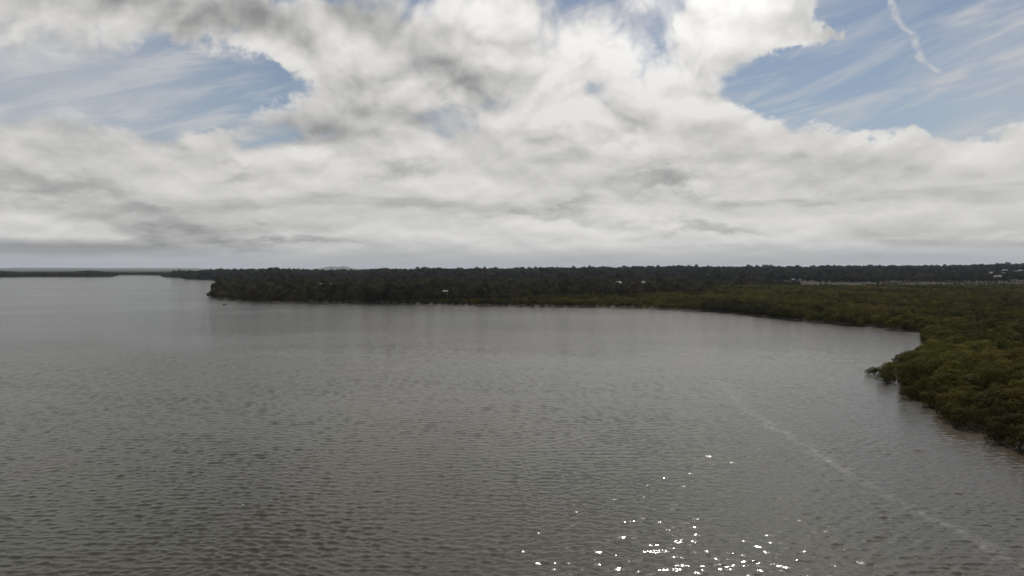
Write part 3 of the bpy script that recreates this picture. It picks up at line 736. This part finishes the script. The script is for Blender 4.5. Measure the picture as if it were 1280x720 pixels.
sz = np.random.default_rng(12).uniform(0.6, 1.1, inw.sum()) * np.where((Uu[inw] > 140) & (Uu[inw] < 229), 0.8, 1.0)
scatter_stuff('headland_woodland', X[inw], Y[inw], Z[inw] - .2, sz, 5, pw, 'hazy dark woods on the low land across the open water', 'woodland', 56)

# ---- the point at the left end of the far shore: taller separate trees
pt_crown = [crown_mesh('crown', M['scrub'], 560 + i, 3.4, 1.2, 8.5 + i, 18, 560, 0.36, 0.36, True, 0.1) for i in range(4)]
pt_trunk = [trunk_mesh('trunk', 580 + i, 7.0, 0.22, 1 + i % 2, 1.2) for i in range(2)]
for k, (px, py, s) in enumerate(((268, 372.3, .85), (273, 371, 1.1), (278, 372.6, .9), (276, 368, 1.25), (283, 370, 1.0), (290, 372.5, 1.1), (294, 369, 1.25), (302, 374, 1.0), (300, 367, 1.2), (308, 372, 1.15), (284, 364, 1.1), (292, 363, 1.2), (314, 370, 1.2))):
    gx_, gy_ = ground(px, py); leafy_tree('broadleaf_tree', (gx_, gy_, max(zat(gx_, gy_), 0) - .1), pt_crown[k % 4], pt_trunk[k % 2], k * 1.7, s, 'tall dark tree crowded on the point at the left end of the far shore', 'tree', 'tall dark trees on the far point')
gx_, gy_ = ground(261.5, 371.4)
leafy_tree('broadleaf_tree', (gx_, gy_, 0), sc_crown[1], sc_trunk[0], 0.4, (1.25, 1.0, .72), 'lone dark tree leaning out over the water off the far point', 'tree', None)
gx_, gy_ = ground(1146, 359.6)
leafy_tree('broadleaf_tree', (gx_, gy_, zat(gx_, gy_)), pt_crown[0], pt_trunk[0], 1.0, 0.62, 'lone dark tree at the line where mangroves meet the marsh field', 'tree', None)

# ---- small things by the water
def sheet(name, pts, z0, mat, h_=0.35):
    """low mounded bank following a chain of (x, y, half width)"""
    v, f = [], []; r = random.Random(4)
    m_ = 7; k = len(pts)
    for i, (px_, py_, hw) in enumerate(pts):
        for j in range(m_):
            s = -1 + 2 * j / (m_ - 1)
            v.append((px_ + r.uniform(-.3, .3), py_ + s * hw + r.uniform(-.2, .2) * hw, z0 + h_ * (1 - s * s) * r.uniform(.6, 1)))
    for i in range(k - 1):
        for j in range(m_ - 1):
            a = i * m_ + j; f.append((a, a + m_, a + m_ + 1, a + 1))
    o = obj(name, mesh(name, v, f, M[mat], True)); tag(o, kind='structure'); return o
def chain(px0, px1, py, hw, n=14):
    out_ = []
    for i in range(n):
        q = i / (n - 1); gx_, gy_ = ground(px0 + (px1 - px0) * q, py + random.uniform(-.08, .08)); out_.append((gx_, gy_, max(0.2, hw * math.sin(math.pi * min(max(q, .04), .96)) * random.uniform(.7, 1.1))))
    return out_
sheet('mud_bar', chain(272, 303, 380.9, 1.6), -0.12, 'ground', 0.24)
sheet('beach', chain(280, 290, 374.2, 4.0), -0.2, 'sand', 1.1)
sheet('mud_bank', chain(868, 922, 391.0, 3.0, 20), -0.2, 'ground', 0.6)
sheet('mud_bank', chain(1100, 1130, 415.0, 2.0, 14), -0.2, 'ground', 0.4)

def boat(px, py):
    gx_, gy_ = ground(px, py); e = empty('boat', (gx_, gy_, 0.0), rad(70)); tag(e, 'small dark open boat on the water off the far point', 'boat')
    v, f = [], []; secs = 9; L = 3.6
    for shell in (0, 1):
        for i in range(secs):
            q = i / (secs - 1); xx = (q - .5) * L * (1 - .03 * shell); hw = .78 * (1 - max(0, (q - .35) / .65) ** 2.2) + .02; hw -= .06 * shell; hw = max(hw, .015)
            dp = -.15 + .12 * max(0, q - .6) + .07 * shell; sh = .46 + .22 * q * q
            for yy, zz in ((-hw, sh), (-hw * .85, .12), (-hw * .45, dp), (hw * .45, dp), (hw * .85, .12), (hw, sh)): v.append((xx, yy, zz))
    n = secs * 6
    for shell in (0, 1):
        for i in range(secs - 1):
            for j in range(5):
                a = shell * n + i * 6 + j; q = (a, a + 6, a + 7, a + 1); f.append(q if shell == 0 else q[::-1])
    for i in range(secs - 1):
        for j in (0, 5):
            a = i * 6 + j; f.append((a, a + n, a + n + 6, a + 6))
    f.append((0, 1, 2, 3, 4, 5)); f.append(tuple(n + j for j in (5, 4, 3, 2, 1, 0)))
    obj('hull', mesh('hull', v, f, M['dark_hull'], False), e)
    for xx in (-.7, .5):
        v, f = [], []; box(v, f, xx - .14, xx + .14, -.66, .66, .28, .32); obj('thwart', mesh('thwart', v, f, M['timber']), e)
    v, f = [], []; box(v, f, -1.98, -1.72, -.16, .16, .35, .85); tube(v, f, [(-1.86, 0, .4), (-1.88, 0, -.35)], [.07, .06]); box(v, f, -1.72, -1.25, -.03, .03, .7, .75); obj('outboard_motor', mesh('outboard_motor', v, f, M['dark_hull']), e)
    return e
boat(281, 380.9)

# small hut by the water on the point
gx_, gy_ = ground(269.2, 372.2)
e = empty('hut', (gx_, gy_, max(zat(gx_, gy_), 0.0)), 0.2); tag(e, 'tiny grey hut at the waterline below the trees of the far point', 'hut')
v, f = [], []; box(v, f, -.9, .9, -.9, .9, -.3, 2.5); v += [(-.9, 0, 3.1), (.9, 0, 3.1)]; f += [(4, 7, 8), (5, 9, 6), (4, 8, 9, 5), (7, 6, 9, 8)]
obj('wall', mesh('wall', v, f, M['grey_wall']), e)
v, f = [], []
for s in (-1, 1):
    b_ = len(v); v += [(-1.1, s * 1.15, 2.35), (1.1, s * 1.15, 2.35), (1.1, 0, 3.16), (-1.1, 0, 3.16), (-1.1, s * 1.15, 2.43), (1.1, s * 1.15, 2.43), (1.1, 0, 3.24), (-1.1, 0, 3.24)]
    f += [tuple(b_ + i for i in q) for q in ((0, 3, 2, 1), (4, 5, 6, 7), (0, 1, 5, 4), (1, 2, 6, 5), (2, 3, 7, 6), (3, 0, 4, 7))]
obj('roof', mesh('roof', v, f, M['pale_roof']), e)
v, f = [], []; box(v, f, -.35, .35, -.95, -.85, .2, 1.9); obj('door', mesh('door', v, f, M['timber']), e)

# masts on the ridge
for px, hh in ((767.5, 14), (770.5, 17)):
    d = ray(px, 336); k = 2660 / d.y; gx_, gy_ = d.x * k, 2660; tz = zat(gx_, gy_)
    e = empty('radio_mast', (gx_, gy_, tz)); tag(e, 'taller thin steel mast on the ridge skyline' if hh > 15 else 'shorter thin steel mast on the ridge skyline', 'mast')
    v, f = [], []
    for a in range(3):
        w_ = a * 2.094; tube(v, f, [(math.cos(w_) * .8, math.sin(w_) * .8, -.5), (math.cos(w_) * .35, math.sin(w_) * .35, 10 + hh)], [.11, .08], 5)
    obj('lattice', mesh('lattice', v, f, M['steel']), e)
    v, f = [], []
    for i in range(12):
        zz = (10 + hh) * i / 12; rr_ = .8 - .45 * i / 12
        for a in range(3):
            w1, w2 = a * 2.094, (a + 1) * 2.094; tube(v, f, [(math.cos(w1) * rr_, math.sin(w1) * rr_, zz), (math.cos(w2) * rr_ * .97, math.sin(w2) * rr_ * .97, zz + (10 + hh) / 12)], [.05, .05], 4)
    obj('brace', mesh('brace', v, f, M['steel']), e)
    v, f = [], []; tube(v, f, [(0, 0, 9 + hh), (0, 0, 13 + hh)], [.06, .03], 5); obj('antenna', mesh('antenna', v, f, M['steel']), e)

# ------------------------------------------------------------------ air
v, f = [], []; box(v, f, -24200, 24200, -1200, 24200, -4.0, 150)
hm = bpy.data.materials.new('haze'); hm.use_nodes = True; ht = NT(hm.node_tree); ht.n.clear()
pv = ht.node('ShaderNodeVolumePrincipled'); pv.inputs['Color'].default_value = (0.80, 0.90, 1.0, 1); pv.inputs['Density'].default_value = 2.3e-5
pv.inputs['Anisotropy'].default_value = 0.2
ht.l.new(pv.outputs[0], ht.node('ShaderNodeOutputMaterial').inputs['Volume'])
hz = obj('haze', mesh('haze', v, f, hm)); tag(hz, kind='stuff')
